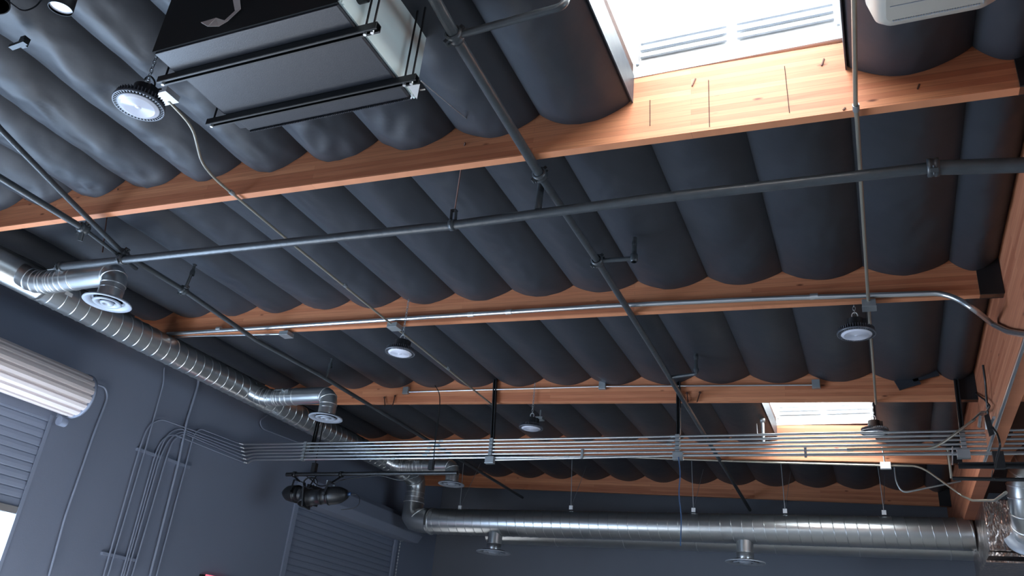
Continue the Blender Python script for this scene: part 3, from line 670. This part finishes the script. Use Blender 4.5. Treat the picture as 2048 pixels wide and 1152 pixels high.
# ---------------------------------------------------------------- high bay lamps
def make_lamp(label, loc):
    t = thing('high_bay_lamp', label, 'lamp', loc, 'round high bay lamps'); L = Vector(loc); R_ = .142
    MB().lathe([(.112, .004), (.112, .03), (.07, .05), (.0, .055)], L, n=48).build('housing', M['black'], t)
    rm = MB().lathe([(.136, .0), (R_, -.002), (R_ + .002, .012), (.136, .014), (.136, .0)], L, n=64); rm.lathe([(.112, -.002), (.119, -.004), (.119, .012), (.112, .012)], L, n=64)
    for i in range(44):
        a = 2 * PI * i / 44; d = Vector((math.cos(a), math.sin(a), 0)); sdv = Vector((-d.y, d.x, 0))
        rm.obox(L + d * .127 + Vector((0, 0, .008)), d * .011, sdv * .0042, Vector((0, 0, .008)))
        rm.obox(L + d * .095 + Vector((0, 0, .032)), d * .04, sdv * .0022, Vector((0, 0, .014)))
    rm.build('finned_rim', M['rim'], t)
    pf = [(.113, -.002), (.110, -.006), (.094, -.007)]
    for i in range(8): r0 = .090 - i * .009; pf += [(r0, -.013), (r0 - .0045, -.003)]
    pf += [(.016, -.012), (0, -.013)]
    MB().lathe(pf, L, n=64).build('lens', M['lens'], t)
    MB().cyl(L + Vector((0, 0, .05)), L + Vector((0, 0, .13)), .066, 28, .060).box(L + Vector((.05, -.03, .06)), L + Vector((.085, .03, .12))).build('driver', M['black'], t)
    hk = MB().sweep([L + Vector((.022 * math.cos(a), 0, .16 + .03 * math.sin(a))) for a in [x * PI / 8 - PI / 2 for x in range(0, 15)]], .005, 8); hk.cyl(L + Vector((0, 0, .125)), L + Vector((0, 0, .145)), .012)
    hk.build('hook', M['galv2'], t)
    ch = MB()
    z = .195
    for i in range(13):
        u = Vector((1, 0, 0)) if i % 2 else Vector((0, 1, 0))
        ch.sweep([L + u * .010 * math.cos(a) + Vector((0, 0, z + .02 * math.sin(a))) for a in [2 * PI * k / 10 for k in range(11)]], .0025, 6, False); z += .03
    ch.build('chain', M['box'], t)
    return t
LP = [((277, 212), 4.33, 'nearest round lamp with a bright white ringed lens at upper left'), ((800, 706), 4.30, 'round black rimmed lamp just past the second beam at centre left'),
      ((1713, 669), 4.28, 'round black rimmed lamp hanging past the second beam at right'), ((1062, 857), 4.30, 'small far round lamp between the third beam and the rack at centre'),
      ((1750, 866), 4.30, 'finned round lamp in front of the small skylight at right')]
lp0 = None
for q, z, lab in LP:
    p = at(*q, Z=z)
    if lp0 is None: lp0 = make_lamp(lab, p)
    else: dup(lp0, p, lab)
# feeder cord of the nearest lamp
L1 = at(277, 212, Z=4.33)
MB().tube([L1 + Vector((0, 0, .13)), at(300, 163, Z=4.55), at(287, 160, Z=4.6), at(300, 150, Z=4.66), at(312, 165, Z=4.6), at(305, 182, Z=4.52), at(322, 178, Z=4.58)], .006, .05, 8).build('lamp_cord', M['black'], lp0)
tb = thing('lamp_support_box', 'small round steel box on the ceiling beside the small centre lamp', 'electrical box', at(1080, 835, Z=4.75))
MB().box(at(1080, 838, Z=4.72) - Vector((.05, .05, .015)), at(1080, 838, Z=4.72) + Vector((.05, .05, .02))).build('cover', M['box'], tb); MB().cyl(at(1080, 838, Z=4.72), at(1080, 838, Z=4.72) + Vector((0, 0, .2)), .01).build('stem', M['box'], tb)

# cylinder spotlight, top left, and the fixture beside it
cs = thing('cylinder_spotlight', 'black cylinder spotlight with a white face at the top left edge', 'lamp', at(121, 18, Z=4.35))
p = at(121, 18, Z=4.35); ax = Vector((.02, -.1, 1)).normalized()
MB().lathe([(.054, 0), (.057, .0), (.057, .26), (.0, .26)], p, ax, 36).build('can', M['black'], cs)
MB().lathe([(.053, .012), (.0, .008)], p, ax, 36).build('lens', M['lens'], cs)
MB().cyl(p + ax * .26, (p + ax * .26) + Vector((0, 0, .25)), .01).build('stem', M['black'], cs)
sf = thing('spotlight', 'black fixture partly outside the frame at the top left corner', 'lamp', at(0, 20, Z=4.4))
p2 = at(-4, 12, Z=4.4)
MB().lathe([(.05, 0), (.055, 0), (.06, .05), (.06, .15), (.045, .2), (0, .21)], p2, Vector((-.5, -.2, 1)).normalized(), 28).build('can', M['black'], sf)
MB().tube([p2 + Vector((.02, .03, .05)), at(45, 24, Z=4.5), at(72, 14, Z=4.6), at(86, -5, Z=4.7)], .0045, .1, 8).build('cord', M['black'], sf)
tag(MB().bar(at(22, 95, Z=4.72), at(52, 84, Z=4.72), .03, .02).obox(at(48, 84, Z=4.74), (.02, 0, 0), (0, .02, 0), (0, 0, .03)).build('ceiling_bracket', M['black']), 'small black bracket tucked between batts at the left edge', 'bracket')

# ---------------------------------------------------------------- hanging air handler
UZ = 4.30
hu = thing('fan_coil_unit', 'big black suspended air handler with a pale green end and two rails underneath', 'air handler', (-2.65, 2.5, UZ))
UX0, UX1, UY0, UY1, UT = -3.20, -2.07, 2.18, 2.90, 4.93
body = MB().box((UX0, UY0 + .0, UZ + .02), (UX1, 2.86, UT)); body.build('casing', M['unit'], hu, .006)
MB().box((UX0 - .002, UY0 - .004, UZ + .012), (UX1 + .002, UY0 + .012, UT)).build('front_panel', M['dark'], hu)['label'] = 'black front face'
MB().box((UX0 + .01, UY0 + .005, UZ), (UX1, UY0 + .155, UZ + .022)).build('access_panel', M['unit'], hu, .004)
MB().box((UX0 + .03, UY0 + .19, UZ), (UX1, 2.72, UZ + .022)).build('access_panel', M['unit'], hu, .004)
fg = MB().box((UX0 + .07, 2.75, UZ - .005), (UX1, 2.855, UZ + .018)); fg.build('outlet_flange', M['unit'], hu, .003)
pf = MB()
for i in range(95):
    x = UX0 + .08 + i * .0112; pf.box((x, 2.856, UZ - .016), (x + .006, 2.864, UZ + .006))
pf.box((UX0 + .07, 2.858, UZ + .004), (UX1, 2.868, UZ + .01))
pf.build('perforated_edge', M['unit'], hu)
MB().box((UX1, UY0, UZ + .02), (UX1 + .012, 2.90, UT)).box((UX1 + .012, UY0 + .01, UZ + .02), (UX1 + .02, UY0 + .03, UT)).build('end_panel', M['unitend'], hu, .002)['label'] = 'pale green end panel'
kn = MB()
for (y, z) in ((2.30, 4.45), (2.905, 4.87)): kn.cyl((UX1 + .01, y, z), (UX1 + .06, y, z), .028, 20)
kn.build('pipe_stub', M['black'], hu, split=True)
MB().lathe([(.010, .051), (.018, .051), (.018, .056), (.010, .056)], (UX1 + .01, 2.30, 4.50), (1, 0, 0), 20).lathe([(.010, .051), (.018, .051), (.018, .056), (.010, .056)], (UX1 + .01, 2.90, 4.84), (1, 0, 0), 20).build('stub_opening', M['white'], hu, split=True)
for y in (UY0 + .175, 2.73):
    rl = MB().channel((UX0 - .10, y - .012, UZ - .022), (UX1 + .13, y - .012, UZ - .022), .036, .036, (0, 0, 1)); 
    rlo = rl.build('support_rail', M['black'], hu)
    nb = MB()
    for x in (UX0 - .07, UX1 + .06, UX1 + .10): nb.cyl((x, y - .012, UZ - .052), (x, y - .012, UZ - .034), .009, 6)
    nb.build('nut', M['galv2'], rlo, split=True)
    for x in (UX1 + .055, UX1 + .10, UX0 - .07):
        MB().cyl((x, y - .012, UZ - .05), (x, y - .012, roofz(x, 4.99)), .0055, 8).build('threaded_rod', M['black'], hu)
# torn tape on the front face and paper tag on the corner
tp = MB(); a_ = (-2.93, UY0 - .02, 4.36)
def P3(px, py, off=0): return at(px, py, Y=UY0 - .012 - off)
tp.add([P3(402, 45, .10), P3(432, 36, .06), P3(455, 43, .02), P3(438, 53, .09), P3(415, 53, .11)], [(0, 1, 2, 3, 4)])
tp.add([P3(455, 43, .02), P3(446, 44, .02), P3(470, 22, .0), P3(482, 18, .0), P3(480, 0, .0), P3(466, 0, .0), P3(478, -20, 0), P3(464, -20, 0)], [(0, 1, 2, 3), (3, 2, 5, 4), (4, 5, 7, 6)])
tpo = tp.build('torn_tape', M['tape']); tag(tpo, 'torn strip of white tape curling off the black air handler face', 'tape'); mdf = tpo.modifiers.new('solid', 'SOLIDIFY'); mdf.thickness = .0012
pt = MB(); q0 = UY1 - .14
pt.add([at(816, 172, Z=UZ - .05), at(840, 168, Z=UZ - .05), at(834, 198, Z=UZ - .08), at(829, 190, Z=UZ - .05)], [(0, 1, 2, 3)])
pt.cyl(at(840, 180, Z=UZ - .05), at(850, 179, Z=UZ - .05), .004, 6).cyl(at(827, 188, Z=UZ - .06), at(822, 197, Z=UZ - .06), .004, 6)
pto = pt.build('paper_tag', M['tape']); tag(pto, 'torn paper tag tied to the lower right corner of the air handler', 'tag'); pto.modifiers.new('solid', 'SOLIDIFY').thickness = .0015
tw = thing('tie_wire', 'thin wire from the air handler corner to a knot on the nearest beam', 'wire', at(845, 170, Z=4.25))
b_ = at(948, 250, Y=3.85)
MB().cyl(at(842, 162, Z=4.27), b_, .003, 6).build('wire', M['galv2'], tw)
MB().sweep([b_ + Vector((.03 * math.cos(a * 1.3), -.005 * a % .01, .02 * math.sin(a))) for a in [x * .5 for x in range(30)]], .003, 6).build('knot', M['galv2'], tw)

# white plastic unit hanging at top right
wu = thing('ceiling_unit', 'white rounded plastic appliance hanging beside the big skylight at the top right', 'appliance', (.42, 2.8, 4.3))
vs = []; sect = [(-.34, .05), (-.33, 0), (-.28, -.02), (.20, -.02)]
def rrect(x0, x1, y0, y1, r, z, n=6):
    out = []
    for (cx, cy_, a0) in ((x1 - r, y1 - r, 0), (x0 + r, y1 - r, PI / 2), (x0 + r, y0 + r, PI), (x1 - r, y0 + r, 1.5 * PI)):
        for k in range(n + 1): a = a0 + PI / 2 * k / n; out.append((cx + r * math.cos(a), cy_ + r * math.sin(a), z))
    return out
lay = [rrect(.22, .60, 2.3, 3.00, .04, 4.29), rrect(.20, .62, 2.28, 3.03, .05, 4.30), rrect(.175, .66, 2.25, 3.06, .06, 4.34), rrect(.15, .74, 2.25, 3.08, .07, 4.45), rrect(.14, .78, 2.25, 3.08, .07, 4.62)]
nn = len(lay[0]); b = MB(); allv = [v for l in lay for v in l]
b.add(allv, [(i * nn + k, i * nn + (k + 1) % nn, (i + 1) * nn + (k + 1) % nn, (i + 1) * nn + k) for i in range(4) for k in range(nn)], True); b.add(lay[0], [tuple(range(nn))[::-1]]); b.add(lay[-1], [tuple(range(nn))])
b.build('shell', M['plastic'], wu)
st_ = MB()
for i in range(34): st_.box((.245 + i * .0098, 2.985, 4.286), (.250 + i * .0098, 2.992, 4.29))
st_.box((.235, 2.90, 4.287), (.58, 2.902, 4.29)).box((.585, 2.3, 4.287), (.587, 2.99, 4.29)); st_.build('panel_seam', M['diff'], wu)
vv = MB()
for y in (2.5, 2.66, 2.82): vv.box((.148, y, 4.40), (.158, y + .09, 4.55))
vv.build('side_vent', M['dark'], wu, split=True)
for x in (.25, .65): MB().cyl((x, 2.5, 4.6), (x, 2.5, roofz(x, 4.99)), .008, 8).build('hanger_rod', M['black'], wu, split=True)

# ---------------------------------------------------------------- stage lights on black bar
BYY = 8.9
lb = thing('lighting_bar', 'black pipe bar below the rack holding the stage spotlights', 'bar', at(700, 947, Y=BYY))
A0, A1 = at(573, 949, Y=BYY), at(915, 946, Y=BYY)
MB().cyl(A0, A1, .026, 16).build('pipe', M['black'], lb)
pst = at(628, 940, Y=BYY); MB().box(pst + Vector((-.03, -.03, -.03)), pst + Vector((.03, .03, .09))).cyl(pst + Vector((0, 0, .09)), pst + Vector((.0, 0, .9)), .008, 8).build('bar_clamp', M['black'], lb)
pst = at(862, 935, Y=BYY); MB().box(pst + Vector((-.03, -.03, -.03)), pst + Vector((.03, .03, .09))).cyl(pst + Vector((0, 0, .09)), (pst.x, pst.y, roofz(pst.x, 4.98)), .008, 8).build('bar_clamp', M['black'], lb)
MB().tube([A0 + Vector((.3, 0, .0)), at(640, 975, Y=BYY), at(690, 958, Y=BYY), at(760, 950, Y=BYY - .03), at(800, 962, Y=BYY), at(830, 955, Y=BYY), at(850, 944, Y=BYY)], .007, .1, 8).build('cord', M['black'], lb)
def ers(label, c, d, clampx, L=.46):
    """ellipsoidal spotlight: reflector housing, barrel, lens tube, yoke, clamp"""
    c = Vector(c); d = Vector(d).normalized(); t = thing('stage_spotlight', label, 'stage light', c, 'stage spotlights on the black bar')
    MB().lathe([(0, -.25), (.05, -.25), (.07, -.22), (.10, -.16), (.112, -.08), (.112, .0), (.104, .02)], c, d, 28).build('reflector_housing', M['black'], t)
    MB().lathe([(.112, -.005), (.118, -.005), (.118, .012), (.100, .014), (.096, .05), (.096, .10), (.101, .102), (.101, .115), (.096, .117), (.096, .27), (.104, .275), (.104, .295), (.09, .30), (.0, .292)], c, d, 28).build('lens_tube', M['black'], t)
    fr = MB(); s_ = d.cross(Vector((0, 0, 1))).normalized(); u_ = s_.cross(d)
    fr.obox(c + d * .305, d * .012, s_ * .125, u_ * .125); 
    for q in (-1, 1): fr.obox(c + d * .29, d * .02, s_ * .012, u_ * .01)
    fr.build('gel_frame', M['black'], t, .004)
    yk = MB()
    for q in (-1, 1): yk.bar(c + s_ * q * .135 + d * .02, c + s_ * q * .095 + Vector((0, 0, .17)), .03, .006, s_); yk.cyl(c + s_ * q * .108 + d * .02, c + s_ * q * .155 + d * .02, .02, 12)
    yk.bar(c + s_ * -.097 + Vector((0, 0, .17)), c + s_ * .097 + Vector((0, 0, .17)), .03, .006); yk.build('yoke', M['black'], t)
    cl = MB(); k = Vector((clampx, BYY, A0.z)); cl.lathe([(.028, -.02), (.04, -.02), (.04, .02), (.028, .02)], k, (1, 0, 0), 16); cl.cyl(k - Vector((0, 0, .03)), c + Vector((0, 0, .17)), .012, 10); cl.cyl(k + Vector((0, -.03, 0)), k + Vector((0, -.075, -.02)), .008, 8)
    cl.build('c_clamp', M['black'], t)
    MB().cyl(c - d * .25, c - d * .29, .022, 14).build('cap_ring', M['blue'], t)['label'] = 'blue tinted end knob'
    return t
q1 = at(658, 992, Y=8.75)
e_ = ers('front black stage spotlight pointing left, its blue knob at the right', q1, (-1, -.25, -.16), at(683, 948, Y=BYY).x)
MB().tube([q1 + Vector((.24, .05, .03)), q1 + Vector((.38, .1, .05)), q1 + Vector((.45, .05, -.08)), q1 + Vector((.38, .05, -.14)), q1 + Vector((.22, 0, -.17))], .005, .08, 8).build('cord', M['black'], e_)
MB().bar(at(652, 978, Y=8.68), at(655, 960, Y=8.68), .02, .004, (0, 1, 0)).build('tag_strip', M['box'], e_)
q2 = at(594, 988, Y=9.0)
ers('rear black stage spotlight half hidden behind the front one', q2, (1, -.2, -.1), at(590, 948, Y=BYY).x)
q3 = at(612, 1000, Y=8.78)
pr3 = thing('stage_spotlight', 'round black wash light facing down between the two spotlights', 'stage light', q3, 'stage spotlights on the black bar')
MB().lathe([(0, .12), (.05, .12), (.09, .06), (.095, 0), (.10, -.06), (.088, -.06), (.085, .02), (0, .03)], q3, (-.15, .25, .9), 28).build('can', M['black'], pr3)
MB().tube([q3 + Vector((-.1, 0, .02)), q3 + Vector((-.1, 0, .15)), q3 + Vector((.1, 0, .15)), q3 + Vector((.1, 0, .02))], .008, .03, 8).cyl(q3 + Vector((0, 0, .15)), (q3.x, BYY, A0.z), .01, 8).build('yoke', M['black'], pr3)
cw = MB(); cc_ = at(618, 966, Y=8.86)
for k in range(3): cw.sweep([cc_ + Vector(((.07 + .02 * k) * math.cos(a), .03 * k - .03, (.06 + .012 * k) * math.sin(a))) for a in [2 * PI * x / 20 for x in range(20)]], .007, 8)
tag(cw.build('coiled_cord', M['black']), 'coil of black power cord slung over the stage spotlights', 'cable')
# black bars at the right edge
rb = thing('lighting_bar', 'black bar at the right edge just below the rack', 'bar', at(1990, 932, Y=8.55))
MB().channel(at(1917, 931, Y=8.55), (2.6, 8.55, at(1990, 932, Y=8.55).z), .045, .05, (0, 1, 0)).build('channel', M['black'], rb)
MB().tube([at(1905, 893, Y=8.6), at(1905, 930, Y=8.6)], .006, .05, 6).build('hook_wire', M['emt'], rb)
pk = at(1997, 925, Y=8.55); MB().box(pk + Vector((-.04, -.03, -.06)), pk + Vector((.05, .03, .10))).build('bracket', M['black'], rb)
rb2 = thing('lighting_bar', 'thin black bar below the other one at the right edge', 'bar', at(1990, 964, Y=8.9))
MB().cyl(at(1905, 957, Y=8.9), Vector((2.6, 8.9, at(2000, 964, Y=8.9).z - .0)), .018, 12).build('pipe', M['black'], rb2)
MB().tube([at(1896, 898, Y=8.9), at(1901, 940, Y=8.9), at(1903, 957, Y=8.9)], .012, .02, 8).build('drop_pipe', M['tan'], rb2)
MB().tube([at(1985, 940, Y=8.8), at(1983, 955, Y=8.8), at(1990, 958, Y=8.85)], .004, .02, 6).build('cord', M['black'], rb2)

# tie hooks on the beams
def hook(q, q2, Y, lab):
    tag(MB().tube([at(*q, Y=Y), at(*q2, Y=Y - .02)], .007, .02, 8).lathe([(0, -.004), (.014, -.004), (.014, .004), (0, .004)], at(*q, Y=Y), (0, 1, 0), 12).build('hook_rod', M['rod']), lab, 'hook', 'short rods screwed into the beams')
hook((769, 795), (770, 812), 8.735, 'rusty hook on the third beam, left one of the pair left of the black cable'); hook((790, 792), (785, 812), 8.735, 'rusty hook on the third beam, right one of the pair left of the black cable')
hook((1374, 786), (1376, 804), 8.735, 'rusty hook on the third beam, left one of the pair right of the blue cable'); hook((1400, 785), (1394, 804), 8.735, 'rusty hook on the third beam, right one of the pair right of the blue cable')
tag(MB().obox(at(1815, 765, Y=8.70), (.10, 0, .03), (0, .012, 0), (.02, 0, -.05)).obox(at(1850, 752, Y=8.70), (.12, 0, .03), (0, .012, 0), (.01, 0, -.03)).build('loose_fabric', M['fabric']), 'ragged flap of black fabric on the third beam near the girder', 'fabric')
